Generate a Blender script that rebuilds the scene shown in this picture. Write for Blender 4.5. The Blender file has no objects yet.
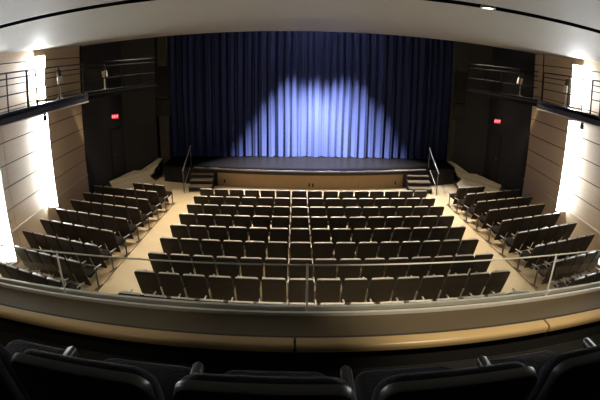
import bpy, bmesh, math, random
from mathutils import Vector, Matrix
random.seed(7)
C = bpy.context.scene.collection
XO = 0.66            # room axis (camera stands a little left of it)
ZO = 5.50            # everything below is written with the eye at z=0; shifted up at the end so the house floor is z=0
R = math.radians

def X(s, u):         # s=-1 left, +1 right
    return XO + s * u
def XW(s, u):        # the side walls sit a little further left
    return .49 + s * u

# ------------------------------------------------------------------ materials
def mat(name, col, rough=0.6, metal=0.0, spec=0.5, var=0.12, scale=6.0, bump=0.0, stretch=(1, 1, 1), sheen=0.0, emit=None, estr=0.0, coat=0.0):
    m = bpy.data.materials.new(name); m.use_nodes = True
    nt = m.node_tree; b = nt.nodes['Principled BSDF']
    b.inputs['Roughness'].default_value = rough
    b.inputs['Metallic'].default_value = metal
    b.inputs['Specular IOR Level'].default_value = spec
    if sheen: b.inputs['Sheen Weight'].default_value = sheen
    if coat: b.inputs['Coat Weight'].default_value = coat
    tc = nt.nodes.new('ShaderNodeTexCoord'); mp = nt.nodes.new('ShaderNodeMapping')
    mp.inputs['Scale'].default_value = stretch
    nz = nt.nodes.new('ShaderNodeTexNoise'); nz.inputs['Scale'].default_value = scale; nz.inputs['Detail'].default_value = 4
    nt.links.new(tc.outputs['Object'], mp.inputs['Vector']); nt.links.new(mp.outputs['Vector'], nz.inputs['Vector'])
    mx = nt.nodes.new('ShaderNodeMix'); mx.data_type = 'RGBA'
    a = [max(0, c * (1 - var)) for c in col]; d = [min(1, c * (1 + var)) for c in col]
    mx.inputs['A'].default_value = (*a, 1); mx.inputs['B'].default_value = (*d, 1)
    nt.links.new(nz.outputs['Fac'], mx.inputs['Factor']); nt.links.new(mx.outputs['Result'], b.inputs['Base Color'])
    if bump:
        bp = nt.nodes.new('ShaderNodeBump'); bp.inputs['Strength'].default_value = bump; bp.inputs['Distance'].default_value = 0.01
        nt.links.new(nz.outputs['Fac'], bp.inputs['Height']); nt.links.new(bp.outputs['Normal'], b.inputs['Normal'])
    if emit:
        b.inputs['Emission Color'].default_value = (*emit, 1); b.inputs['Emission Strength'].default_value = estr
    return m

M = {}
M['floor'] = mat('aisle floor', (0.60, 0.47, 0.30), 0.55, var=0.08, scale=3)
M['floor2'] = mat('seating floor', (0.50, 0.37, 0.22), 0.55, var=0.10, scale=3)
M['strip'] = mat('edge strip', (0.22, 0.15, 0.09), 0.5)
M['wood'] = mat('wall wood panel', (0.62, 0.46, 0.29), 0.5, var=0.10, scale=5, stretch=(1, .25, 3))
M['gap'] = mat('panel joint', (0.035, 0.025, 0.02), 0.9)
M['ledge'] = mat('pale ledge', (0.62, 0.52, 0.40), 0.5)
M['dark'] = mat('black painted wall', (0.018, 0.0165, 0.0145), 0.8, var=0.15, scale=2)
M['darkblue'] = mat('charcoal painted wall', (0.016, 0.0155, 0.015), 0.8, var=0.12, scale=2)
M['pilaster'] = mat('dark olive plaster', (0.05, 0.043, 0.03), 0.8)
M['black'] = mat('black paint', (0.010, 0.010, 0.011), 0.7)
M['ceil'] = mat('ceiling plaster', (0.315, 0.31, 0.275), 0.65, var=0.05, scale=1.2, stretch=(1, .4, 1))
M['void'] = mat('dark void', (0.004, 0.004, 0.004), 0.95, spec=0.1)
M['curtain'] = mat('blue velvet', (0.020, 0.026, 0.074), 0.9, spec=0.1, var=0.15, scale=9, stretch=(1, 1, .1))
M['stage'] = mat('stage boards', (0.0014, 0.0012, 0.0012), 0.34, spec=0.035,  var=0.35, scale=4, stretch=(.6, 4, 1))
M['nosing'] = mat('stage nosing', (0.34, 0.30, 0.27), 0.4)
M['front'] = mat('stage front panel', (0.36, 0.24, 0.13), 0.6, var=0.1)
M['deck'] = mat('deck boards', (0.52, 0.44, 0.30), 0.6, var=0.22, scale=4, stretch=(.5, 5, 1))
def planks(m, ang, width):
    nt = m.node_tree; b = nt.nodes['Principled BSDF']; src = b.inputs['Base Color'].links[0].from_socket
    tc = nt.nodes.new('ShaderNodeTexCoord'); mp = nt.nodes.new('ShaderNodeMapping'); mp.inputs['Rotation'].default_value = (0, 0, ang); mp.inputs['Scale'].default_value = (1 / width,) * 3
    sx = nt.nodes.new('ShaderNodeSeparateXYZ'); fr = nt.nodes.new('ShaderNodeMath'); fr.operation = 'FRACT'; lt = nt.nodes.new('ShaderNodeMath'); lt.operation = 'LESS_THAN'; lt.inputs[1].default_value = .14
    fl = nt.nodes.new('ShaderNodeMath'); fl.operation = 'FLOOR'; wn = nt.nodes.new('ShaderNodeTexWhiteNoise'); wn.noise_dimensions = '1D'
    mr = nt.nodes.new('ShaderNodeMapRange'); mr.inputs['To Min'].default_value = .65; mr.inputs['To Max'].default_value = 1.1
    mu = nt.nodes.new('ShaderNodeMix'); mu.data_type = 'RGBA'; mu.blend_type = 'MULTIPLY'; mu.inputs['Factor'].default_value = 1
    mx = nt.nodes.new('ShaderNodeMix'); mx.data_type = 'RGBA'; mx.inputs['B'].default_value = (.06, .045, .03, 1)
    L = nt.links.new
    L(tc.outputs['Object'], mp.inputs['Vector']); L(mp.outputs['Vector'], sx.inputs[0]); L(sx.outputs['Y'], fr.inputs[0]); L(fr.outputs[0], lt.inputs[0])
    L(sx.outputs['Y'], fl.inputs[0]); L(fl.outputs[0], wn.inputs['W']); L(wn.outputs['Value'], mr.inputs['Value'])
    L(src, mu.inputs['A']); L(mr.outputs['Result'], mu.inputs['B']); L(mu.outputs['Result'], mx.inputs['A']); L(lt.outputs[0], mx.inputs['Factor']); L(mx.outputs['Result'], b.inputs['Base Color'])
    return m
M['deck_-1'] = planks(M['deck'], R(-55), .21)
M['deck_1'] = planks(mat('deck boards right', (0.52, 0.44, 0.30), 0.6, var=0.22, scale=4, stretch=(.5, 5, 1)), R(55), .21)
M['fabric'] = mat('seat fabric', (0.020, 0.016, 0.013), 0.85, spec=0.3, var=0.3, scale=14, sheen=0.1)
M['pan'] = mat('seat pan fabric', (0.010, 0.008, 0.007), 0.9, spec=0.15, var=0.3, scale=14)
M['shell'] = mat('seat back panel', (0.036, 0.029, 0.023), 0.6, spec=0.2, var=0.35, scale=8)
M['cap'] = mat('seat top edge', (0.42, 0.39, 0.35), 0.3, spec=0.6)
M['arm'] = mat('armrest', (0.36, 0.33, 0.33), 0.35)
M['metal'] = mat('seat standard', (0.10, 0.085, 0.07), 0.5)
M['fab2'] = mat('navy seat fabric', (0.013, 0.012, 0.017), 0.9, spec=0.12, var=0.35, scale=60, bump=0.4, sheen=0.06)
M['shell2'] = mat('black seat shell', (0.008, 0.0085, 0.0085), 0.45, spec=0.5, var=0.2, scale=20)
M['rim2'] = mat('seat shell rim', (0.030, 0.032, 0.031), 0.33, spec=0.6)
M['arm2'] = mat('black armrest', (0.012, 0.012, 0.012), 0.33, spec=0.5)
M['rail'] = mat('dark rail metal', (0.018, 0.018, 0.02), 0.6, metal=0.0)
M['fascia'] = mat('catwalk steel', (0.05, 0.05, 0.056), 0.5, metal=0.2)
M['edge'] = mat('catwalk lower edge', (0.75, 0.68, 0.58), 0.5)  # pale colour paints in the light this edge catches from below
M['alu'] = mat('brushed aluminium', (0.62, 0.63, 0.62), 0.32, metal=0.85, var=0.05)
M['olive'] = mat('olive parapet top', (0.10, 0.074, 0.04), 0.6, var=0.08)
M['olive2'] = mat('parapet groove', (0.035, 0.028, 0.016), 0.8)
M['capwood'] = mat('parapet cap wood', (0.52, 0.37, 0.18), 0.32, var=0.08, scale=8, stretch=(.3, 4, 4), coat=0.3)
M['white'] = mat('lantern body', (0.66, 0.60, 0.50), 0.5)
M['lens'] = mat('lantern lens', (0.12, 0.13, 0.2), 0.15)
M['railblack'] = mat('matt black rail', (0.008, 0.008, 0.009), 0.85, spec=0.1)  # darker copy, puts shade into the unlit stretch of catwalk
M['channel'] = mat('pale metal channel', (0.75, 0.74, 0.70), 0.3, metal=0.25, var=0.04)
M['speaker'] = mat('speaker cabinet', (0.006, 0.006, 0.0065), 0.7, spec=0.2)
M['grille'] = mat('speaker grille', (0.008, 0.0075, 0.0075), 0.7, spec=0.2, scale=80, bump=0.5)
M['handrail'] = mat('steel handrail', (0.55, 0.52, 0.48), 0.35, metal=0.6)
M['tread'] = mat('step tread', (0.22, 0.17, 0.12), 0.45)
M['carpet'] = mat('balcony carpet', (0.006, 0.0055, 0.005), 0.95, scale=60, bump=0.3)
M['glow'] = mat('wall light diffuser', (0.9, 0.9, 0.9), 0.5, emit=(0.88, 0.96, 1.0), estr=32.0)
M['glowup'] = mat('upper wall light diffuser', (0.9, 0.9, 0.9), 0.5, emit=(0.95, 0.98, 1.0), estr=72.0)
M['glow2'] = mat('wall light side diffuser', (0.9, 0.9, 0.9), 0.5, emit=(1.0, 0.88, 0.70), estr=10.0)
M['lampglow'] = mat('lamp face', (0.9, 0.9, 0.9), 0.5, emit=(1.0, 0.96, 0.90), estr=12.0)
M['exitred'] = mat('exit sign face', (0.6, 0.02, 0.04), 0.5, emit=(1.0, 0.03, 0.07), estr=1.1)
M['exitlet'] = mat('exit letters', (1.0, 0.6, 0.6), 0.5, emit=(1.0, 0.42, 0.45), estr=1.6)

def glass_mat():
    m = bpy.data.materials.new('clear glass'); m.use_nodes = True
    nt = m.node_tree; nt.nodes.clear()
    o = nt.nodes.new('ShaderNodeOutputMaterial'); t = nt.nodes.new('ShaderNodeBsdfTransparent'); g = nt.nodes.new('ShaderNodeBsdfGlossy')
    t.inputs['Color'].default_value = (0.965, 0.975, 0.965, 1); g.inputs['Roughness'].default_value = 0.02
    f = nt.nodes.new('ShaderNodeFresnel'); f.inputs['IOR'].default_value = 1.45
    mu = nt.nodes.new('ShaderNodeMath'); mu.operation = 'MULTIPLY'; mu.inputs[1].default_value = 0.2
    x = nt.nodes.new('ShaderNodeMixShader')
    nt.links.new(f.outputs[0], mu.inputs[0]); nt.links.new(mu.outputs[0], x.inputs[0]); nt.links.new(t.outputs[0], x.inputs[1]); nt.links.new(g.outputs[0], x.inputs[2]); nt.links.new(x.outputs[0], o.inputs[0])
    return m
M['glass'] = glass_mat()

# ------------------------------------------------------------------ mesh builder
class MB:
    def __init__(s): s.bm = bmesh.new(); s.mi = 0
    def _add(s, vs, fs):
        b = [s.bm.verts.new(v) for v in vs]
        for f in fs:
            try:
                q = s.bm.faces.new([b[i] for i in f]); q.material_index = s.mi
            except ValueError: pass
        return b
    def box(s, c, d, rot=None, bev=0.0, seg=2):
        t = bmesh.new(); bmesh.ops.create_cube(t, size=1)
        for v in t.verts: v.co = Vector((v.co.x * d[0], v.co.y * d[1], v.co.z * d[2]))
        if bev: bmesh.ops.bevel(t, geom=list(t.edges), offset=bev, segments=seg, profile=0.5, affect='EDGES')
        m = (Matrix.Translation(c) @ (rot if rot else Matrix.Identity(4)))
        s._merge(t, m); return s
    def _merge(s, t, m):
        t.verts.index_update()
        s._add([m @ v.co for v in t.verts], [[v.index for v in f.verts] for f in t.faces]); t.free()
    def prism(s, pts, z0, z1, bev=0.0):          # plan outline, extruded in z
        n = len(pts); t = bmesh.new()
        a = [t.verts.new((p[0], p[1], z0)) for p in pts]; b = [t.verts.new((p[0], p[1], z1)) for p in pts]
        t.faces.new(a[::-1]); t.faces.new(b)
        for i in range(n): t.faces.new((a[i], a[(i + 1) % n], b[(i + 1) % n], b[i]))
        bmesh.ops.recalc_face_normals(t, faces=t.faces)
        if bev: bmesh.ops.bevel(t, geom=list(t.edges), offset=bev, segments=2, profile=0.5, affect='EDGES')
        s._merge(t, Matrix.Identity(4)); return s
    def prism_m(s, pts, h, m, bev=0.0, seg=2):   # outline in local xy, extruded +z by h, then matrix m
        n = len(pts); t = bmesh.new()
        a = [t.verts.new((p[0], p[1], 0)) for p in pts]; b = [t.verts.new((p[0], p[1], h)) for p in pts]
        t.faces.new(a[::-1]); t.faces.new(b)
        for i in range(n): t.faces.new((a[i], a[(i + 1) % n], b[(i + 1) % n], b[i]))
        bmesh.ops.recalc_face_normals(t, faces=t.faces)
        if bev: bmesh.ops.bevel(t, geom=[e for e in t.edges if abs(e.verts[0].co.z - e.verts[1].co.z) < 1e-6], offset=bev, segments=seg, profile=0.5, affect='EDGES')
        s._merge(t, m); return s
    def tube(s, pts, r, n=8):
        pts = [Vector(p) for p in pts]; rings = []
        for i, p in enumerate(pts):
            d = (pts[min(i + 1, len(pts) - 1)] - pts[max(i - 1, 0)]).normalized()
            u = d.cross(Vector((0, 0, 1)))
            if u.length < 1e-3: u = d.cross(Vector((1, 0, 0)))
            u.normalize(); w = d.cross(u)
            rings.append([p + r * (math.cos(2 * math.pi * k / n) * u + math.sin(2 * math.pi * k / n) * w) for k in range(n)])
        vs = [v for q in rings for v in q]; fs = []
        for i in range(len(pts) - 1):
            for k in range(n): fs.append((i * n + k, i * n + (k + 1) % n, (i + 1) * n + (k + 1) % n, (i + 1) * n + k))
        fs.append(tuple(range(n))[::-1]); fs.append(tuple((len(pts) - 1) * n + k for k in range(n)))
        s._add(vs, fs); return s
    def lathe(s, prof, m=None, n=16):            # (r,z) profile about z
        m = m or Matrix.Identity(4); vs = []; fs = []
        for r, z in prof:
            for k in range(n): vs.append(m @ Vector((r * math.cos(2 * math.pi * k / n), r * math.sin(2 * math.pi * k / n), z)))
        for i in range(len(prof) - 1):
            for k in range(n): fs.append((i * n + k, i * n + (k + 1) % n, (i + 1) * n + (k + 1) % n, (i + 1) * n + k))
        fs.append(tuple(range(n))[::-1]); fs.append(tuple((len(prof) - 1) * n + k for k in range(n)))
        s._add(vs, fs); return s
    def sweep(s, path, prof):                    # path: (x,y,z) list in plan; prof: (offset outward(+y-ish), z) closed outline
        path = [Vector(p) for p in path]; k = len(prof); vs = []; fs = []
        for i, p in enumerate(path):
            d = path[min(i + 1, len(path) - 1)] - path[max(i - 1, 0)]; d.z = 0; d.normalize()
            nrm = Vector((-d.y, d.x, 0))
            for o, z in prof: vs.append(p + nrm * o + Vector((0, 0, z)))
        for i in range(len(path) - 1):
            for j in range(k): fs.append((i * k + j, i * k + (j + 1) % k, (i + 1) * k + (j + 1) % k, (i + 1) * k + j))
        fs.append(tuple(range(k))[::-1]); fs.append(tuple((len(path) - 1) * k + j for j in range(k)))
        s._add(vs, fs); return s
    def build(s, name, m, parent=None, smooth=False):
        bmesh.ops.recalc_face_normals(s.bm, faces=s.bm.faces)
        me = bpy.data.meshes.new(name); s.bm.to_mesh(me); s.bm.free()
        for q in (m if isinstance(m, (list, tuple)) else [m]): me.materials.append(q)
        if smooth:
            for p in me.polygons: p.use_smooth = True
            try: me.set_sharp_from_angle(angle=R(40))
            except Exception: pass
        o = bpy.data.objects.new(name, me); C.objects.link(o)
        if parent: o.parent = parent
        return o

def tag(o, label, cat, group=None, kind=None):
    if label: o['label'] = label
    if cat: o['category'] = cat
    if group: o['group'] = group
    if kind: o['kind'] = kind
    return o
def thing(name, label, cat, loc=(0, 0, 0), rz=0, group=None):
    o = bpy.data.objects.new(name, None); C.objects.link(o); o.empty_display_size = 0.1
    o.location = loc; o.rotation_euler = (0, 0, rz)
    return tag(o, label, cat, group)
def struct(o, label, cat):
    return tag(o, label, cat, kind='structure')
def dup(root, loc, rz, label, group=None, drop=()):
    r = root.copy(); C.objects.link(r); r.location = loc; r.rotation_euler = (0, 0, rz); r['label'] = label
    if group: r['group'] = group
    for ch in root.children:
        if ch.name.split('.')[0] in drop: continue
        c = ch.copy(); C.objects.link(c); c.parent = r
        for g in ch.children:
            d = g.copy(); C.objects.link(d); d.parent = c
    return r
ORD = ['first', 'second', 'third', 'fourth', 'fifth', 'sixth', 'seventh', 'eighth', 'ninth', 'tenth', 'eleventh', 'twelfth', 'thirteenth', 'fourteenth', 'fifteenth']
SIDE = {-1: 'left', 1: 'right'}

def rrect(w, h, r, n=5, bottom_r=None):          # rounded rectangle outline, x centred, y from 0 to h
    br = r if bottom_r is None else bottom_r
    pts = []
    for cx, cy, rr, a0 in ((w / 2 - br, br, br, -90), (w / 2 - r, h - r, r, 0), (-w / 2 + r, h - r, r, 90), (-w / 2 + br, br, br, 180)):
        for k in range(n + 1):
            a = R(a0 + 90 * k / n); pts.append((cx + rr * math.cos(a), cy + rr * math.sin(a)))
    return pts

# ------------------------------------------------------------------ room levels
Y1, D = 15.253, 1.0139
def F(y):                                        # raked house floor
    i = max(0.0, (Y1 + 0.35 - y) / D)
    return -5.50 + 0.0554 * i - 0.0011 * i * i
ZS = -4.7                                        # stage floor
def wall_u(y): return 8.72 - 0.052 * (15.9 - y)  # half width of the panelled side walls
def ceil_z(x, y):
    u = (x - XO) / 8.3
    return 0.55 + 0.023 * (y - 5) + 0.105 * max(-0.3, 1 - u * u)

# floor
mb = MB(); ys = [-6 + 0.5 * i for i in range(44)] + [16.0, 22.0]
vs = []; fs = []
for y in ys:
    vs += [(XO - 10.5, y, F(y)), (XO + 10.5, y, F(y))]
for i in range(len(ys) - 1): fs.append((2 * i, 2 * i + 1, 2 * i + 3, 2 * i + 2))
n0 = len(vs)
vs += [(v[0], v[1], v[2] - 0.2) for v in vs]
for i in range(len(ys) - 1): fs.append((n0 + 2 * i + 2, n0 + 2 * i + 3, n0 + 2 * i + 1, n0 + 2 * i))
mb._add(vs, fs)
struct(mb.build('floor', M['floor']), 'pale tan raked floor of the house showing in the aisles', 'floor')

def floor_slab(name, outline_u, s, label):       # a thin raked slab over the floor, outline as (u, y)
    mb = MB(); 
    pts = [Vector((X(s, u), y, F(y) + 0.012)) for u, y in outline_u]
    low = [p - Vector((0, 0, 0.03)) for p in pts]; n = len(pts)
    mb._add(pts + low, [tuple(range(n))] + [(i, (i + 1) % n, n + (i + 1) % n, n + i) for i in range(n)])
    return struct(mb.build(name, M['floor2']), label, 'floor')
steps_y = [15.0, 13.5, 12, 10.5, 9, 7.5, 6, 4]
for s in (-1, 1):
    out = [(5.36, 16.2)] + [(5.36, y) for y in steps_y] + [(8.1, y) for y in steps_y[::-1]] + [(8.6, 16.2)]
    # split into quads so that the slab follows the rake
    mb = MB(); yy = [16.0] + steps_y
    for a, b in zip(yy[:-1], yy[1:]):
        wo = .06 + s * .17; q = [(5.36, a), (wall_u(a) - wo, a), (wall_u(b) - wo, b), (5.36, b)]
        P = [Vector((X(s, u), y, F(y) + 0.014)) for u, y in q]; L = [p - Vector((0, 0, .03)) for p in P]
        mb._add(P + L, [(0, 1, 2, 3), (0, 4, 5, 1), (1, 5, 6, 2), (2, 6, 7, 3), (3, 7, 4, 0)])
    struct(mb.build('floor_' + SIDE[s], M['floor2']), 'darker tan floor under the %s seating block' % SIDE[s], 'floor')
    mb = MB()
    for a, b in zip(yy[:-1], yy[1:]):
        mb.tube([(X(s, 5.345), a, F(a) + .012), (X(s, 5.345), b, F(b) + .012)], 0.014, 6)
    struct(mb.build('trim_%d' % (1 if s < 0 else 2), M['strip']), 'thin dark strip along the edge of the %s aisle' % SIDE[s], 'trim')

# side walls: panelled wood with open joints
JZ = [0.37, -0.25, -0.87, -1.79, -2.41, -3.02, -3.64, -4.26]
SEAM = [15.85, 12.9, 10.1, 7.3, 4.5, 1.7, -1.1, -3.9, -6.0]
for s in (-1, 1):
    mb = MB()
    def wp(y, z, off): return Vector((XW(s, wall_u(y) + off), y, z))
    ztop, zbot = 1.3, -5.6
    # backing
    mb.mi = 1
    P = [wp(15.9, ztop, .03), wp(-6, ztop, .03), wp(-6, zbot, .03), wp(15.9, zbot, .03)]
    Q = [p + Vector((s * .2, 0, 0)) for p in P]
    mb._add(P + Q, [(0, 1, 2, 3), (7, 6, 5, 4), (0, 4, 5, 1), (1, 5, 6, 2), (2, 6, 7, 3), (3, 7, 4, 0)])
    mb.mi = 0
    zz = [ztop] + JZ + [zbot]; g = 0.016
    for a, b in zip(SEAM[:-1], SEAM[1:]):
        for z1, z0 in zip(zz[:-1], zz[1:]):
            y1, y0 = a - g * .6, b + g * .6; za, zb = z1 - g, z0 + g
            P = [wp(y1, za, 0), wp(y0, za, 0), wp(y0, zb, 0), wp(y1, zb, 0)]; Q = [p + Vector((s * .04, 0, 0)) for p in P]
            mb._add(P + Q, [(0, 1, 2, 3), (0, 4, 5, 1), (1, 5, 6, 2), (2, 6, 7, 3), (3, 7, 4, 0)])
    struct(mb.build('wall_' + SIDE[s], [M['wood'], M['gap']]), 'tan wood panelled wall with dark joints on the %s' % SIDE[s], 'wall')
    mb = MB()
    for a, b in ((15.85, 12.35), (11.95, 9.3), (8.9, 6.2)):
        P = [(wp(y, z, off)) for y in (a, b) for off, z in ((-.028, -4.235), (.01, -4.235), (.01, -4.285), (-.028, -4.285))]
        mb._add(P, [(0, 1, 5, 4), (1, 2, 6, 5), (2, 3, 7, 6), (3, 0, 4, 7), (0, 3, 2, 1), (4, 5, 6, 7)])
    struct(mb.build('trim_%d' % (3 if s < 0 else 4), M['ledge']), 'pale narrow ledge low along the %s wooden wall' % SIDE[s], 'trim')

# dark walls round the stage
def wall_seg(mb, s, a, b, z0, z1, th=0.12):
    pa, pb = Vector((XW(s, a[0]), a[1], 0)), Vector((XW(s, b[0]), b[1], 0))
    d = (pb - pa).normalized(); n = Vector((d.y, -d.x, 0)) * (-s)    # outward (away from the house)
    if (n.x * s) < 0 and abs(n.x) > 1e-3: n = -n
    pts = [pa, pb, pb + n * th, pa + n * th]
    mb.prism([(p.x, p.y) for p in pts], z0, z1)
K = [(8.78, 15.98), (8.36, 19.3), (7.08, 20.45)]
for s in (-1, 1):
    mb = MB(); wall_seg(mb, s, K[0], K[1], -5.6, 2.9)
    struct(mb.build('wall_stage_side_' + SIDE[s], M['darkblue']), 'black painted wall with the exit door beside the stage, %s' % SIDE[s], 'wall')
    mb = MB(); wall_seg(mb, s, K[1], K[2], -5.6, 2.9)
    struct(mb.build('wall_proscenium_' + SIDE[s], M['dark']), 'dark angled wall between exit door and curtain, %s' % SIDE[s], 'wall')
    mb = MB(); mb.box((X(s, 6.9), 20.55, -1.3), (.42, .22, 8.2))
    struct(mb.build('column_' + SIDE[s], M['pilaster']), 'dark olive column at the %s edge of the curtain' % SIDE[s], 'column')
mb = MB(); mb.box((XO, 21.5, -1.3), (15, .2, 8.6)); struct(mb.build('wall_back_stage', M['void']), 'black wall behind the stage curtain', 'wall')
mb = MB(); mb.box((XO, 18.6, 4.6), (19, 6.6, .15)); struct(mb.build('ceiling_stage', M['void']), 'black ceiling above the stage', 'ceiling')
mb = MB(); mb.box((XO, 15.4, 2.9), (19, .12, 3.4)); struct(mb.build('wall_header', M['void']), 'black header wall above the ceiling lip', 'wall')
for s in (-1, 1):
    mb = MB(); mb.box((X(s, 9.3), 18.6, 3.6), (.12, 6.4, 2.0)); struct(mb.build('wall_fly_' + SIDE[s], M['void']), 'black upper wall above the stage side, %s' % SIDE[s], 'wall')
o = MB().sweep([(XO - 8.1 + 16.2 * q / 40, 18.65 + .04 * min(16, (-8.1 + 16.2 * q / 40) ** 2), 0) for q in range(41)], [(0, 1.2), (0, 4.5), (.03, 4.5), (.03, 1.2)]).build('border_curtain', M['void']); tag(o, 'black border cloth hung across above the stage front', 'curtain')  # unseen cloth added to block the stage spotlight's spill
# doors in the dark side walls
for s in (-1, 1):
    a, b = Vector((XW(s, K[0][0]), K[0][1], 0)), Vector((XW(s, K[1][0]), K[1][1], 0))
    d = (b - a).normalized(); n = Vector((-s * abs(d.y), 0, 0)); n.y = -(-s) * 0 - abs(d.x) ; n.normalize()
    c = a + d * 2.62
    ang = math.atan2(d.y, d.x)
    r = bpy.data.objects.new('door_%d' % (1 if s < 0 else 2), None); C.objects.link(r)
    r.location = (c.x, c.y, -4.98); r.rotation_euler = (0, 0, ang)
    struct(r, 'charcoal door in the black wall below the %s exit sign' % SIDE[s], 'door')
    side = 1 if (Matrix.Rotation(-ang, 4, 'Z') @ n).y > 0 else -1
    mb = MB(); mb.box((0, side * .02, 1.03), (.98, .04, 2.06), bev=.004); mb.build('door_leaf', M['dark'], r)
    mb = MB()
    for x in (-.52, .52): mb.box((x, side * .025, 1.05), (.05, .05, 2.14))
    mb.box((0, side * .025, 2.1), (1.09, .05, .05)); mb.build('door_frame', M['black'], r)
    mb = MB(); mb.tube([(-.4, side * .04, 1.0), (-.4, side * .09, 1.0), (-.3, side * .09, 1.0)], .012); mb.build('door_handle', M['alu'], r)
# back of the house and balcony
mb = MB(); mb.box((XO, -6.1, -2.2), (20, .2, 7)); struct(mb.build('wall_back', M['dark']), 'dark rear wall behind the balcony', 'wall')

# ceiling: two plaster fields with a dark slot between them
def slot_y(x): return 4.30 + 0.013 * (x - XO) ** 2
def ceil_field(name, y0, y1, label):
    mb = MB(); nx, ny = 40, 14; vs = []; fs = []
    for j in range(ny + 1):
        for i in range(nx + 1):
            x = XO - 9.3 + 18.6 * i / nx; a, b = y0(x), y1(x); y = a + (b - a) * j / ny
            vs.append((x, y, ceil_z(x, y)))
    w = nx + 1
    for j in range(ny):
        for i in range(nx): fs.append((j * w + i, (j + 1) * w + i, (j + 1) * w + i + 1, j * w + i + 1))
    n = len(vs); vs += [(v[0], v[1], v[2] + .09) for v in vs]
    fs += [tuple(n + k for k in f[::-1]) for f in fs]
    nf = len(fs)
    for i in range(nx):
        fs.append((i, i + 1, n + i + 1, n + i)); k = ny * w + i; fs.append((k + 1, k, n + k, n + k + 1))
    for j in range(ny):
        k = j * w; fs.append((k + w, k, n + k, n + k + w)); k = j * w + nx; fs.append((k, k + w, n + k + w, n + k))
    mb._add(vs, fs); mb.bm.faces.ensure_lookup_table()
    for q in list(mb.bm.faces)[nf:]: q.material_index = 1
    return struct(mb.build(name, [M['ceil'], M['void']], smooth=True), label, 'ceiling')
ceil_field('ceiling', lambda x: slot_y(x) + .155, lambda x: 15.65, 'pale grey ceiling between the dark slot and the curtain')
ceil_field('ceiling_rear', lambda x: -6.0, lambda x: slot_y(x) - .155, 'pale grey ceiling over the balcony')
mb = MB(); mb.sweep([(XO - 9.2 + 18.4 * i / 30, slot_y(XO - 9.2 + 18.4 * i / 30), ceil_z(XO - 9.2 + 18.4 * i / 30, 4.4) + .10) for i in range(31)], [(-.25, 0), (-.25, .3), (.25, .3), (.25, .02), (.24, .02), (.24, .29), (-.24, .29), (-.24, 0)])
struct(mb.build('ceiling_slot', M['void']), 'black recess inside the curved ceiling slot', 'ceiling')

# ------------------------------------------------------------------ stage
def lip_y(u): return 18.04 + 0.026 * u * u
st = thing('stage', 'low black stage with a curved front in front of the blue curtain', 'stage', (0, 0, 0))
us = [-6.64 + 13.28 * i / 34 for i in range(35)]
mb = MB(); pts = [(XO + u, lip_y(u)) for u in us] + [(XO + 6.64, 20.4), (XO + 6.64, 21.3), (XO - 6.64, 21.3), (XO - 6.64, 20.4)]
mb.prism(pts, ZS - .05, ZS); mb.build('stage_floor', M['stage'], st)
mb = MB(); mb.sweep([(XO + u, lip_y(u), ZS) for u in us if abs(u) < 5.25], [(-.025, -.05), (-.025, -.005), (-.02, .002), (.07, .002), (.07, 0), (0, -.0), (0, -.05)])
mb.build('stage_nosing', M['nosing'], st)
mb = MB(); cu = [-4.02 + 8.04 * i / 20 for i in range(21)]
mb.sweep([(XO + u, lip_y(u) + .10, 0) for u in cu], [(0, -5.6), (0, ZS - .05), (.04, ZS - .05), (.04, -5.6)])
mb.build('front_panel', M['front'], st)
mb = MB(); mb.sweep([(XO + u, lip_y(u) + .04, 0) for u in cu], [(0, ZS - .20), (0, ZS - .05), (.05, ZS - .05), (.05, ZS - .20)])
mb.build('front_fascia', M['black'], st)
for s in (-1, 1):
    mb = MB(); cc = [4.02 + (6.64 - 4.02) * i / 8 for i in range(9)]
    path = [(X(s, u), lip_y(u) + .06, 0) for u in cc]
    if s < 0: path = path[::-1]
    mb.sweep(path, [(0, -5.6), (0, ZS - .05), (.05, ZS - .05), (.05, -5.6)])
    for k in range(5):
        u = 5.35 + k * .33; mb.box((X(s, u), lip_y(u) + .045, -5.1), (.02, .03, .66))
    mb.build('wing_panel', M['black'], st)
# sockets in the stage front
for i, (u, z, lab) in enumerate([(-3.70, -5.27, 'small dark socket plate in stage front near the left steps'), (-.08, -5.32, 'left one of the paired socket plates in the stage front middle'), (.07, -5.32, 'right one of the paired socket plates in the stage front middle'), (3.66, -5.27, 'small dark socket plate in stage front near the right steps')]):
    r = thing('socket_plate', lab, 'socket', (XO + u, lip_y(u) + .085, z), 0, 'sockets in the stage front')
    mb = MB(); mb.box((0, -.008, 0), (.07, .016, .15), bev=.004); mb.build('plate', M['black'], r)
    mb = MB(); mb.box((0, -.019, .03), (.04, .008, .04)); mb.box((0, -.019, -.03), (.04, .008, .04)); mb.build('outlet', M['gap'], r)

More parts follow.
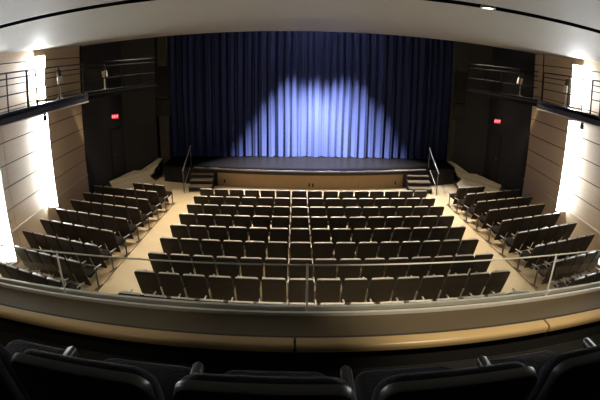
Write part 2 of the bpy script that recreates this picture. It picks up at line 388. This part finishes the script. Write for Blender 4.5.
# curtain
def curtain():
    mb = MB(); n = 1300; x0, x1 = XO - 6.95, XO + 6.95; zs = [ZS + .02 + (4.4 - ZS) * q / 12 for q in range(13)]
    rnd = random.Random(3); cent = []; x = x0
    while x < x1: 
        w = rnd.uniform(.22, .46); cent.append((x, w, rnd.uniform(.55, 1.15))); x += w
    def prof(x, k):
        for c, w, a in cent:
            if c <= x < c + w:
                t = (x - c) / w; b = math.sin(math.pi * t) ** .75
                return -a * .19 * b
        return 0
    vs = []; fs = []
    for j, z in enumerate(zs):
        f = 1.0 - .25 * j / (len(zs) - 1); j = j / 2
        for i in range(n + 1):
            x = x0 + (x1 - x0) * i / n
            wob = .03 * math.sin(x * 5.3 + j * .35) * (1 - j / 8) + .012 * math.sin(x * 41 + j * .2)
            dz = -.012 * math.sin(x * 9) if j == 0 else 0
            vs.append((x + .03 * math.sin(j * .6 + x * 3) * (j / 7), 20.82 + prof(x, j) * f + wob, z + dz))
    w = n + 1
    for j in range(len(zs) - 1):
        for i in range(n): fs.append((j * w + i, j * w + i + 1, (j + 1) * w + i + 1, (j + 1) * w + i))
    m_ = len(vs); vs += [(v[0], v[1] + .015, v[2]) for v in vs]; fs += [tuple(m_ + q for q in f[::-1]) for f in fs]
    for i in range(n): fs.append((i + 1, i, m_ + i, m_ + i + 1))
    mb._add(vs, fs); return mb
o = curtain().build('stage_curtain', M['curtain'], smooth=True)
tag(o, 'tall pleated blue velvet curtain closing the stage, lit by a spotlight', 'curtain')

# steps, handrails
for s in (-1, 1):
    r = thing('stage_steps', 'black steps leading up to the stage at its %s end' % SIDE[s], 'steps', (X(s, 4.62), 0, 0), 0, 'steps to the stage')
    zt = [ZS - .19, ZS - .38, ZS - .57]; yf = [18.24, 17.92, 17.60]
    for k in range(3):
        mb = MB(); dp = min(.40, 18.43 - yf[k]); mb.box((0, yf[k] + dp / 2, zt[k] - .02), (.98, dp, .04), bev=.008); mb.build('tread', M['tread'], r)
    for x in (-.47, .47):
        mb = MB(); out = [(17.65, -5.495), (17.65, zt[2] - .045), (17.97, zt[2] - .045), (17.97, zt[1] - .045), (18.3, zt[1] - .045), (18.3, zt[0] - .045), (18.43, zt[0] - .045), (18.43, -5.495)]
        mb.prism_m(out, .03, Matrix(((0, 0, 1, x - .015), (1, 0, 0, 0), (0, 1, 0, 0), (0, 0, 0, 1)))); mb.build('stringer', M['black'], r)
    mb = MB()
    for k in range(3): mb.box((0, yf[k] + .06, zt[k] - .115), (.90, .02, .15))
    mb.build('riser', M['black'], r)
    h = thing('handrail', 'pale metal handrail on the outer side of the %s stage steps' % SIDE[s], 'handrail', (X(s, 5.25), 0, 0), 0, 'handrails of the stage steps')
    mb = MB(); mb.tube([(0, 18.95, ZS + .92), (0, 18.5, ZS + .66), (0, 17.35, ZS + .17)], .02); mb.build('top_rail', M['handrail'], h, True)
    mb = MB(); mb.tube([(0, 18.62, ZS - .02), (0, 17.45, ZS - .50)], .016); mb.build('lower_rail', M['handrail'], h, True)
    for y, z0, z1 in ((18.9, ZS + .004, ZS + .87), (17.42, F(17) + .002, ZS + .18)):
        mb = MB(); mb.tube([(0, y, z0), (0, y, z1)], .02); mb.build('post', M['metal'], h, True)

# wooden access decks and ramps at both sides of the stage
for s in (-1, 1):
    r = thing('access_deck', 'weathered plank deck with a ramp up to the stage, %s side' % SIDE[s], 'ramp', (0, 0, 0), 0, 'plank decks beside the stage')
    dk = [(8.50, 17.45), (7.98, 19.30), (7.3, 19.30), (6.88, 19.1), (6.88, 18.35), (6.35, 17.55), (6.3, 16.75), (7.75, 16.25)]
    mb = MB(); mb.prism([(XW(s, u), y) for u, y in dk], -5.05, -5.0); mb.build('deck', M['deck_%d' % s], r)
    mb = MB(); sk = [(8.46, 17.45), (7.98, 19.3), (6.92, 19.05), (6.92, 18.35), (6.4, 17.55), (6.36, 16.8), (7.72, 16.33)]
    mb.prism([(XW(s, u), y) for u, y in sk], -5.5, -5.05); mb.build('skirting', M['black'], r)
    mb = MB(); a = [(7.62, 19.3, -4.995), (6.95, 19.0, -4.995), (6.83, 20.3, -4.67), (7.06, 20.42, -4.67)]
    P = [Vector((XW(s, u), y, z)) for u, y, z in a]; Q = [p - Vector((0, 0, .05)) for p in P]
    mb._add(P + Q, [(0, 1, 2, 3), (7, 6, 5, 4), (0, 4, 5, 1), (1, 5, 6, 2), (2, 6, 7, 3), (3, 7, 4, 0)]); mb.build('ramp', M['deck_%d' % s], r)
    mb = MB(); b = [(8.70, 16.1), (8.31, 19.25), (7.12, 20.32), (7.08, 20.24), (7.70, 19.42), (8.03, 19.42), (8.54, 17.48), (7.9, 16.2)]
    mb.prism([(XW(s, u), y) for u, y in b], -5.5, -5.08); struct(mb.build('floor_wing_' + SIDE[s], M['black']), 'black floor strip between plank deck and dark wall, %s' % SIDE[s], 'floor')

# exit signs
def exit_sign(s):
    y = 17.6 if s < 0 else 18.2; u = 8.19 if s < 0 else 8.14
    r = thing('exit_sign', 'small red glowing EXIT sign on the dark wall, %s of the stage' % SIDE[s], 'exit sign', (X(s, u), y, -.1265 * y), 0, 'exit signs'); r.scale = (.82, .82, .82)
    r.rotation_euler = (0, 0, s * R(-8))
    mb = MB(); mb.box((0, .03, 0), (.42, .06, .27), bev=.01); mb.build('housing', M['black'], r)
    mb = MB(); mb.box((0, -.004, 0), (.34, .008, .20)); mb.build('face', M['exitred'], r)
    cu = bpy.data.curves.new('letters', 'FONT'); cu.body = 'EXIT'; cu.size = .17; cu.align_x = 'CENTER'; cu.align_y = 'CENTER'; cu.extrude = .002
    t = bpy.data.objects.new('tmp', cu); C.objects.link(t)
    me = bpy.data.meshes.new_from_object(t.evaluated_get(bpy.context.evaluated_depsgraph_get())); bpy.data.objects.remove(t)
    me.materials.clear(); me.materials.append(M['exitlet'])
    lo = bpy.data.objects.new('letters', me); C.objects.link(lo); lo.parent = r; lo.location = (0, -.011, 0); lo.rotation_euler = (R(90), 0, 0)
    mb = MB(); mb.box((s * .26, .03, 0), (.12, .03, .06)); mb.build('wall_bracket', M['black'], r)
for s in (-1, 1): exit_sign(s)

# ------------------------------------------------------------------ catwalks
def fas_u(y): return 7.78 - (y - 9.07) * .055
def catwalk(s):
    r = thing('catwalk', 'dark steel catwalk with pipe railing along the %s wall' % SIDE[s], 'catwalk', (0, 0, 0), 0, 'side catwalks')
    yk = 13.75; end = (6.08, 17.0)
    wo = .04 + s * .17
    dk = [(wall_u(-3) - wo, -3), (fas_u(-3), -3), (fas_u(yk), yk), end, (end[0] + .75, end[1] + .25), (8.2, 15.4), (wall_u(15.3) - wo, 15.3)]
    mb = MB(); mb.prism([(X(s, u), y) for u, y in dk], -1.0, -.94); mb.build('deck', M['fascia'], r)
    def edge(a, b, z0, z1, th):
        pa, pb = Vector((X(s, a[0]), a[1], 0)), Vector((X(s, b[0]), b[1], 0)); d = (pb - pa).normalized(); n = Vector((d.y, -d.x, 0))
        if n.x * s < 0: n = -n
        q = [pa, pb, pb + n * th, pa + n * th]; return [(p.x, p.y) for p in q], z0, z1
    mb = MB(); mb.prism(*edge((fas_u(-3), -3), (fas_u(yk), yk), -1.17, -.90, .05)); mb.build('fascia', M['fascia'], r); mb = MB(); mb.prism(*edge((fas_u(yk), yk), end, -1.12, -.88, .05)); mb.build('bridge_fascia', M['railblack'], r)
    mb = MB(); mb.prism(*edge((fas_u(-3) - .02, -3), (fas_u(yk) - .02, yk), -1.205, -1.17, .09)); mb.build('lower_edge', M['edge'], r)
    mb = MB(); mb.prism(*edge((fas_u(-3) + .05, -3), (fas_u(yk) + .05, yk), -.94, -.90, .08)); mb.build('toe_board', M['alu'], r)
    # railing
    segs = [(-3, 10.8), (11.25, 13.5)]
    for a, b in segs:
        for z in (.085, -.065, -.475):
            mb = MB(); mb.tube([(X(s, fas_u(a) + .03), a, z), (X(s, fas_u(b) + .03), b, z)], .022 if z > 0 else .018); mb.build('rail', M['rail'], r, True)
    for y, w in ((-1, .022), (1, .022), (3, .022), (5, .022), (6.6, .022), (8.2, .022), (9.45, .022), (10.35, .038), (10.8, .028), (11.25, .022), (12.0, .022), (13.5, .026)):
        mb = MB(); mb.tube([(X(s, fas_u(y) + .03), y, -.90), (X(s, fas_u(y) + .03), y, .085)], w); mb.build('post', M['rail'], r, True)
    def dp(t): return (fas_u(yk) + .03 + (end[0] - fas_u(yk)) * t, yk + .03 + (end[1] - yk) * t)
    for z in (.085, -.065, -.475):
        mb = MB(); a, b = dp(.02), dp(1); mb.tube([(X(s, a[0]), a[1], z), (X(s, b[0]), b[1], z)], .02); mb.build('rail', M['railblack'], r, True)
    for t in (.25, .5, .75, 1):
        p = dp(t); mb = MB(); mb.tube([(X(s, p[0]), p[1], -.88), (X(s, p[0]), p[1], .085)], .02); mb.build('post', M['railblack'], r, True)
    # hangers up to the ceiling keep it standing
    for y in (14.6,):
        mb = MB(); mb.tube([(X(s, 8.2), y, -.94), (X(s, 8.2), y, .80)], .02); mb.build('hanger', M['railblack'], r, True)
for s in (-1, 1): catwalk(s)

# stage lanterns on stands standing on the catwalks
def lantern_proto(loc, rz, label):
    r = thing('stage_lantern', label, 'stage light', loc, rz, 'lanterns on the catwalks')
    mb = MB()
    for k in range(3):
        a = 2 * math.pi * k / 3 + .5; mb.tube([(0, 0, .10), (.13 * math.cos(a), .13 * math.sin(a), .012)], .014)
    mb.tube([(0, 0, .012), (0, 0, .14)], .02); mb.build('tripod_base', M['white'], r, True)
    mb = MB(); mb.tube([(0, 0, .12), (0, 0, .46)], .024); mb.build('pole', M['white'], r, True)
    mb = MB(); mb.tube([(-.12, 0, .68), (-.12, 0, .50), (0, 0, .455), (.12, 0, .50), (.12, 0, .68)], .012); mb.build('yoke', M['metal'], r, True)
    m = Matrix.Translation((0, 0, .66)) @ Matrix.Rotation(R(10), 4, 'X')
    mb = MB(); mb.lathe([(.05, -.19), (.10, -.17), (.105, .02), (.085, .05)], m); mb.build('housing', M['white'], r, True)
    mb = MB(); mb.lathe([(.08, .045), (.075, .17), (.085, .18), (.085, .26), (.07, .26), (.065, .20)], m); mb.build('lens_tube', M['black'], r, True)
    mb = MB(); mb.lathe([(.064, .20), (.045, .215), (.01, .22)], m); mb.build('lens', M['lens'], r, True)
    return r
L0 = None
for s in (-1, 1):
    for (u, y, txt) in ((fas_u(12.5) + .34, 12.55, 'pale stage lantern on stand on %s catwalk, against the wood wall'), (7.44, 15.0, 'pale stage lantern on stand on %s catwalk, against the black wall')):
        loc = (X(s, u), y, -.932)
        if L0 is None: L0 = lantern_proto(loc, s * R(50), txt % SIDE[s])
        else: dup(L0, loc, s * R(50), txt % SIDE[s])
# little lamp clamped under each catwalk
for s in (-1, 1):
    y = 11.15; u = fas_u(y) + .04
    r = thing('clamp_lamp', 'small dark lamp clamped under the %s catwalk by the glowing strip' % SIDE[s], 'lamp', (X(s, u), y, -1.21), 0, 'lamps under the catwalks')
    mb = MB(); mb.box((0, 0, -.02), (.07, .07, .04)); mb.build('mounting_clamp', M['metal'], r)
    mb = MB(); mb.lathe([(.03, -.04), (.06, -.07), (.065, -.2), (.055, -.2)]); mb.build('housing', M['black'], r, True)
# small work lights on the right dark wall
r = thing('work_light', 'tiny white work light high on the dark wall, right of the curtain', 'lamp', (XO + 7.42, 20.09, .53), R(40))
mb = MB(); mb.box((0, 0, 0), (.14, .06, .16), bev=.01); mb.build('mounting_box', M['black'], r)
mb = MB(); mb.box((0, -.035, 0), (.09, .012, .11)); mb.build('lamp_face', mat('work lamp', (.8, .8, .7), emit=(1, .95, .8), estr=.9), r)

# loudspeakers hung beside the curtain
for s in (-1, 1):
    for k, (zt, h) in enumerate(((-.25, .62), (-.90, .62), (-1.60, .66))):
        lab = 'black hanging loudspeaker %s of the curtain, %s of its column of three' % (SIDE[s], ['top', 'middle', 'bottom'][k])
        r = thing('loudspeaker', lab, 'speaker', (X(s, 5.98), 17.55, zt - h), s * R(-20) , 'hanging loudspeakers')
        r.rotation_euler = (0, 0, s * R(-20))
        mb = MB(); mb.box((0, 0, h / 2), (.52, .42, h), bev=.015); mb.build('cabinet', M['speaker'], r)
        mb = MB(); mb.box((0, -.215, h / 2), (.46, .015, h - .06), bev=.004); mb.build('grille', M['grille'], r)
        for x in (-.275, .275):
            mb = MB(); mb.box((x, 0, h / 2), (.02, .06, h + .02)); hb_ = mb.build('hanging_bracket', M['rail'], r)
            if k == 0:
                mb = MB(); mb.tube([(x, 0, h), (x, 0, h + 4.2)], .008); mb.build('hanging_cable', M['rail'], hb_)

# ------------------------------------------------------------------ glowing vertical strips standing in for light on the walls
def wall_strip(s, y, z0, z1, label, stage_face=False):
    # fin added in place of light on the wall; diffuser faces the rear
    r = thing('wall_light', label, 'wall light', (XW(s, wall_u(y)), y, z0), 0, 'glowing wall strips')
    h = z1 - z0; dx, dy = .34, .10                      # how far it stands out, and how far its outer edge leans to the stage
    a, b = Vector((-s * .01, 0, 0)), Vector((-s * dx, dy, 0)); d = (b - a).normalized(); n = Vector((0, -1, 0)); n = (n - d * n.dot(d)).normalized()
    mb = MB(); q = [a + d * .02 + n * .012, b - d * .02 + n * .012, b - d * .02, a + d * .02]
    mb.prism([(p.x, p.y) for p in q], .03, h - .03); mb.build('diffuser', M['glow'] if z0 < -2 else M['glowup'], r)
    if stage_face:  # glowing face added to brighten the wood on the stage side
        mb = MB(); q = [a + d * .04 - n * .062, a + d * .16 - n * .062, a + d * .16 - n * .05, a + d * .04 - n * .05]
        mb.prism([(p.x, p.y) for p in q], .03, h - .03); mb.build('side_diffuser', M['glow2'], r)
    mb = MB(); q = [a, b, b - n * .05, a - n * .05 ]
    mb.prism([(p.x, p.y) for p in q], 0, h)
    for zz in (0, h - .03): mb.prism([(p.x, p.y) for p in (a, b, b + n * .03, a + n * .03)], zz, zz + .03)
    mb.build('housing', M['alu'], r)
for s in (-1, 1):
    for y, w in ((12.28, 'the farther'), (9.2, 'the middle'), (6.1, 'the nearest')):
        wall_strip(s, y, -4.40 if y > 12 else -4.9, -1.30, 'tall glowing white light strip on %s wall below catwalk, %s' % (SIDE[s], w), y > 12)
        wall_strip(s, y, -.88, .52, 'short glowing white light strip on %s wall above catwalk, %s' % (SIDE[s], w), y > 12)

# ------------------------------------------------------------------ house seats
def seat_proto(w, pitch, hb):
    """tip-up seat; origin on the floor under the middle of the leaning back, +y towards the stage"""
    r = thing('theatre_seat', '', 'seat')
    tilt = R(20.5); z0 = .15
    base = Matrix.Translation((0, .124, z0)) @ Matrix.Rotation(tilt, 4, 'X') @ Matrix.Rotation(R(90), 4, 'X')
    mb = MB(); mb.prism_m(rrect(w, hb, .062, 5, .03), .022, base, .008, 1); mb.build('back_shell', M['shell'], r, True)
    mb = MB(); mb.prism_m(rrect(w - .02, .50, .065, 5, .03), .06, base @ Matrix.Translation((0, hb - .512, -.06)), .02, 2); mb.build('back_cushion', M['fabric'], r, True)
    mb = MB(); m = base @ Matrix.Translation((0, hb - .010, -.010))   # edge capping the back, its pale colour paints in the top light
    mb.box((0, 0, 0), (w - .05, .020, .062), None, .008, 2)
    bmesh.ops.bisect_plane(mb.bm, geom=mb.bm.verts[:] + mb.bm.edges[:] + mb.bm.faces[:], plane_co=(w * .36, 0, 0), plane_no=(1, 0, 0)); bmesh.ops.bisect_plane(mb.bm, geom=mb.bm.verts[:] + mb.bm.edges[:] + mb.bm.faces[:], plane_co=(-w * .36, 0, 0), plane_no=(1, 0, 0))
    for v in mb.bm.verts:
        v.co.y -= .034 * (abs(v.co.x) / (w / 2)) ** 7; v.co = m @ v.co
    mb.build('top_edge', M['cap'], r, True)
    mb = MB(); pm = Matrix.Translation((0, .16, .31)) @ Matrix.Rotation(R(14), 4, 'X')
    mb.prism_m(rrect(w - .07, .36, .05, 4), .07, pm, .02, 2); mb.build('seat_pan', M['pan'], r, True)
    def stand(x):
        mb = MB(); mb.box((x, .33, .25), (.024, .05, .50), bev=.006, seg=1); mb.box((x, .33, .012), (.05, .30, .024), bev=.006, seg=1); mb.build('standard', M['metal'], r)
        mb = MB(); mb.box((x, .43, .515), (.036, .28, .03), bev=.010, seg=2); mb.build('armrest', M['arm'], r, True)
    stand(-pitch / 2)
    return r
def end_stand(root, x):
    for ch in list(root.children):
        k = ch.name.split('.')[0]
        if k in ('standard', 'armrest'):
            c = ch.copy(); C.objects.link(c); c.parent = root; c.location.x += x
P_C, P_S = 0.5533, 0.508
protoC = seat_proto(.505, P_C, .735); protoS = seat_proto(.462, P_S, .772); P_R = .468; protoR = seat_proto(.426, P_R, .772)
used = set()
def place(proto, loc, rz, label, group):
    if proto.name not in used:
        used.add(proto.name); proto.location = loc; proto.rotation_euler = (0, 0, rz); proto['label'] = label; proto['group'] = group; return proto
    return dup(proto, loc, rz, label, group)
ENDS = []
BACKOFF = .138                                   # the back's top leans this far behind the seat origin
for i in range(9):
    y0 = Y1 - D * i
    for k in range(15):
        u = -4.15 + P_C * (k + .5); y = y0 - .17 + .0099 * u * u
        z = F(y0)
        q = place(protoC, (XO + .03 + u, y + BACKOFF, z), R(-.0198 * u * 0) + math.atan(.0198 * u), 'dark tip-up seat in centre block, %s row from stage, %s seat from left aisle' % (ORD[i], ORD[k]), 'seats of the centre block')
        if k == 14: ENDS.append((q, P_C))
SY = [15.51, 14.57, 13.54, 12.53, 11.46, 10.39, 9.33, 8.30, 7.29, 6.27]
A = R(15.2)
for s in (-1, 1):
    for i, y0 in enumerate(SY):
        y0 += .08 if s > 0 else 0
        n = 3 if i == 0 else (6 if i < 7 else (4 if i == 9 and s > 0 else 5))
        for k in range(n):
            ps = P_S if s < 0 else P_R; t = ps * (k + .5); u = 5.49 + t * math.cos(A); y = y0 + t * math.sin(A)
            rz = A * s
            # step ahead from the leaning back top to the seat origin
            fx, fy = -math.sin(rz) * BACKOFF, math.cos(rz) * BACKOFF
            q = place(protoS if s < 0 else protoR, (X(s, u) + fx, y + fy, F(y0) + .014), rz, 'dark tip-up seat in %s block, %s row from stage, %s seat from aisle' % (SIDE[s], ORD[i], ORD[k]), 'seats of the %s block' % SIDE[s])
            if (s < 0 and k == 0) or (s > 0 and k == n - 1): ENDS.append((q, ps))
for q, p in ENDS: end_stand(q, p)

# ------------------------------------------------------------------ balcony
BZ = -1.69
mb = MB(); mb.box((XO, -1.72, BZ - .2), (17.4, 8.5, .4)); struct(mb.build('floor_balcony', M['carpet']), 'dark carpeted balcony floor', 'floor')
def bal_y(x): return 2.40 + .021 * (x - .1) ** 2   # line of the aluminium channel
bx = [-7.0 + 15.2 * i / 60 for i in range(61)]
def path(off=0): return [(x, bal_y(x) + off, 0) for x in bx]
mb = MB(); mb.sweep(path(), [(-.36, -2.3), (-.36, -1.56), (-.30, -1.53), (-.03, -1.518), (.07, -1.518), (.07, -2.3)])
struct(mb.build('wall_balcony', M['olive']), 'low olive parapet along the balcony front', 'wall')
mb = MB(); mb.sweep(path(), [(-.375, -2.2), (-.375, -1.55), (-.362, -1.55), (-.362, -2.2)])
struct(mb.build('wall_balcony_inner', M['carpet']), 'black inner face of the balcony parapet', 'wall')
mb = MB(); mb.sweep(path(), [(-.318, -1.54), (-.318, -1.522), (-.275, -1.519), (-.275, -1.54)])
struct(mb.build('trim_5', M['olive2']), 'dark groove along the parapet behind its wooden cap', 'trim')
# wooden cap in lengths
cuts = [-7.0, -2.45, .02, 2.02, 4.6, 8.2]; k = 6
joint = .006
cuts = [-7.0, -2.6, .005, 1.585, 4.6, 8.2]
for a, b in zip(cuts[:-1], cuts[1:]):
    mb = MB(); n = max(3, int((b - a) / .15)); xs = [a + joint + (b - a - 2 * joint) * i / n for i in range(n + 1)]
    prof = [(-.36, -1.545), (-.400, -1.545)] + [(-.385 + .02 * -math.cos(R(t)) , -1.522 + .025 * math.sin(R(t))) for t in (0, 30, 60, 90)] + [(-.325, -1.497), (-.325, -1.545)]
    mb.sweep([(x, bal_y(x), 0) for x in xs], prof)
    struct(mb.build('trim_%d' % k, M['capwood'], smooth=True), 'length of tan wooden cap on the parapet, number %d from the left' % (k - 5), 'trim'); k += 1
gb = thing('glass_balustrade', 'clear glass balustrade with slim metal rail on the balcony parapet', 'balustrade', (0, 0, 0))
mb = MB(); mb.sweep(path(), [(-.062, -1.53), (-.062, -1.497), (-.040, -1.497), (-.040, -1.53)]); mb.sweep(path(), [(.002, -1.53), (.002, -1.492), (.026, -1.492), (.026, -1.53)]); mb.build('base_channel', M['channel'], gb)
posts = [-6.6, -4.4, -1.60, .075, 1.80, 4.9, 7.7]
for a, b in zip(posts[:-1], posts[1:]):
    mb = MB(); n = 8; xs = [a + .03 + (b - a - .06) * i / n for i in range(n + 1)]
    mb.sweep([(x, bal_y(x), 0) for x in xs], [(-.026, -1.512), (-.026, -1.192), (-.016, -1.192), (-.016, -1.512)]); mb.build('glass_pane', M['glass'], gb)
    mb = MB(); mb.tube([(x, bal_y(x) - .021, -1.187) for x in [a] + xs + [b]], .005, 6); mb.build('top_rail', M['channel'], gb, True)
for x in posts:
    mb = MB(); mb.tube([(x, bal_y(x) - .021, -1.514), (x, bal_y(x) - .021, -1.180)], .007, 8); mb.build('post', M['channel'], gb, True)

# balcony seats in the foreground
def balcony_seat():
    r = thing('balcony_seat', '', 'seat', (0, 0, 0), 0, 'balcony seats in front of the camera')
    w, hb, z0 = .505, .50, .375
    base = Matrix.Translation((0, 0, z0)) @ Matrix.Rotation(R(10), 4, 'X') @ Matrix.Rotation(R(90), 4, 'X')
    def bow(mb, amt):
        for v in mb.bm.verts: v.co.y += amt * (v.co.x / .25) ** 2
    mb = MB(); mb.prism_m(rrect(w - .03, hb - .02, .055, 8, .05), .018, base @ Matrix.Translation((0, .008, 0)), .006, 2); bow(mb, .012); sh = mb.build('back_shell', M['shell2'], r, True)
    # raised rim round the shell
    pts = rrect(w, hb, .06, 8, .05); ins = rrect(w - .032, hb - .032, .046, 8, .035); ins = [(p[0], p[1] + .016) for p in ins]
    mb = MB(); n = len(pts); m = base
    vs = []
    for (P, z) in ((pts, -.012), (pts, .014), ([(p[0] * .985, (p[1] - hb / 2) * .985 + hb / 2) for p in pts], .022), (ins, .020), (ins, -.012)): vs += [m @ Vector((p[0], p[1], z)) for p in P]
    fs = []
    for j in range(4):
        for i in range(n): fs.append((j * n + i, j * n + (i + 1) % n, (j + 1) * n + (i + 1) % n, (j + 1) * n + i))
    for i in range(n): fs.append((4 * n + i, 4 * n + (i + 1) % n, (i + 1) % n, i))
    mb._add(vs, fs); bow(mb, .012); mb.build('shell_rim', M['rim2'], sh, True)
    mb = MB(); mb.prism_m(rrect(w + .012, hb - .024, .085, 8, .04), .06, base @ Matrix.Translation((0, 0, -.074)), .026, 4); bow(mb, .012); mb.build('back_cushion', M['fab2'], r, True)
    mb = MB(); mb.prism_m([(p[0], p[1]) for p in rrect(.46, .42, .07, 6)], .09, Matrix.Translation((0, .10, .33)) @ Matrix.Rotation(R(3), 4, 'X'), .03, 3); mb.build('seat_pan', M['fab2'], r, True)
    for x in (-.2875,):
        mb = MB(); mb.box((x, .15, .27), (.03, .22, .54), bev=.008); mb.box((x, .16, .014), (.07, .40, .028), bev=.008); mb.build('standard', M['arm2'], r)
        mb = MB(); mb.prism_m(rrect(.044, .31, .022, 6), .036, Matrix.Translation((x, .06, .545)), .010, 2); mb.build('armrest', M['arm2'], r, True)
    return r
b0 = balcony_seat(); PB = .575
xs = [-1.745, -1.19, -.637, -.084, .475, 1.03, 1.585]
labs = ['at the left picture edge', 'second from the left picture edge', 'third from left, before the middle one', 'in the middle, straight ahead', 'right of the middle one', 'at the right picture edge', '']
VIS = [-1.235, -.66, -.085, .49, 1.065]
names5 = ['leftmost of five balcony seats, mostly cut off by the picture edge', 'second of five balcony seats from the left, dark back seen close up', 'middle one of five balcony seats, dark back seen straight ahead', 'fourth of five balcony seats from the left, dark back seen close up', 'rightmost of five balcony seats, cut off by the picture edge']
last = None
for x, lab in zip(VIS, names5):
    loc = (x, .985 + .02 * (x - .1) ** 2, BZ); rz = math.atan(.04 * (x - .1))
    if last is None: last = b0; b0.location = loc; b0.rotation_euler = (0, 0, rz); b0['label'] = lab
    else: last = dup(b0, loc, rz, lab)
end_stand(last, PB)

# ------------------------------------------------------------------ lights
def spot(name, loc, aim, power, size, blend=.6, col=(1, .93, .80), rad=.12):
    l = bpy.data.lights.new(name, 'SPOT'); l.energy = power; l.spot_size = R(size); l.spot_blend = blend; l.color = col; l.shadow_soft_size = rad
    o = bpy.data.objects.new(name, l); C.objects.link(o); o.location = loc
    d = Vector(aim) - Vector(loc); o.rotation_euler = d.to_track_quat('-Z', 'Y').to_euler(); return o
# stage spotlight above the proscenium
t = R(-9.5)
for x in (.15, 1.15, 2.15):
    spot('stage_spotlight', (x, 18.8, 4.2), (x, 18.8 + math.sin(t), 4.2 - math.cos(t)), 82000, 60, .32, (.92, .95, 1.0), .08)
# house lights behind the ceiling lip
for x in (-5.6, -2.4, XO, 3.7, 6.9):
    spot('house_light', (x, 16.5, 1.25), (XO + (x - XO) * .95, 13.5, -5.2), 1650, 90, .8, (1, .86, .64), .15)
for s in (-1, 1):  # unseen pair of lamps added to brighten the plank decks
    spot('house_light', (X(s, 7.5), 16.9, 3.6), (X(s, 7.25), 18.0, -5), 720, 36, .8, (1, .86, .64), .15)
# lamp in the ceiling slot
lx = 1.92
ly = slot_y(lx); lz = ceil_z(lx, ly)
r = thing('slot_lamp', 'small glowing round lamp set in the dark ceiling slot', 'lamp', (lx, ly, lz), 0)
mb = MB(); mb.lathe([(.075, .02), (.085, -.012), (.07, -.016), (.062, .0), (.062, .02)]); mb.build('lamp_ring', M['alu'], r, True)
mb = MB(); mb.lathe([(.06, .01), (.058, -.008), (.02, -.010)]); mb.build('lamp_face', M['lampglow'], r, True)
spot('slot_light', (lx, ly, lz - .04), (lx - .9, ly + 2.0, -5), 1900, 68, 1.0, (1, .84, .60), .06)
for x, p in ((-1.6, 25), (1.3, 190), (3.8, 150)):
    spot('balcony_downlight', (x, 1.2, .44), (x, 2.55, -1.40), p, 60, .7, (1, .84, .60), .04)

w = bpy.data.worlds.new('World'); bpy.context.scene.world = w; w.use_nodes = True
w.node_tree.nodes['Background'].inputs[0].default_value = (.5, .45, .4, 1); w.node_tree.nodes['Background'].inputs[1].default_value = 0.0

# ------------------------------------------------------------------ camera
cam = bpy.data.cameras.new('camera'); co = bpy.data.objects.new('camera', cam); C.objects.link(co)
cam.type = 'PANO'; cam.sensor_width = 36; cam.sensor_fit = 'HORIZONTAL'
bpy.context.scene.render.engine = 'CYCLES'
for holder in (cam, getattr(cam, 'cycles', None)):
    if holder is not None and hasattr(holder, 'panorama_type'):
        try:
            holder.panorama_type = 'FISHEYE_EQUISOLID'; holder.fisheye_lens = 451.87 * 36 / 600; holder.fisheye_fov = math.pi
        except Exception as e: print('cam', e)
cam.clip_start = .02; cam.clip_end = 100
pitch, roll, yaw = .3187, .0122, .0111
cy, sy = math.cos(yaw), math.sin(yaw)
Fv = Vector((sy * math.cos(pitch), cy * math.cos(pitch), -math.sin(pitch))); Rt = Vector((cy, -sy, 0)); Up = Rt.cross(Fv)
R2 = math.cos(roll) * Rt + math.sin(roll) * Up; U2 = -math.sin(roll) * Rt + math.cos(roll) * Up
co.matrix_world = Matrix(((R2.x, U2.x, -Fv.x, 0), (R2.y, U2.y, -Fv.y, 0), (R2.z, U2.z, -Fv.z, 0), (0, 0, 0, 1)))
sc = bpy.context.scene; sc.camera = co
bpy.context.view_layer.update()
for o in list(bpy.data.objects):
    if o.parent is None:
        m = o.matrix_world.copy(); m.translation.z += ZO; o.matrix_world = m
sc.view_settings.view_transform = 'Standard'; sc.view_settings.look = 'None'; sc.view_settings.exposure = 0; sc.view_settings.gamma = 1
sc.cycles.max_bounces = 6; sc.cycles.sample_clamp_indirect = 4; sc.cycles.use_denoising = True
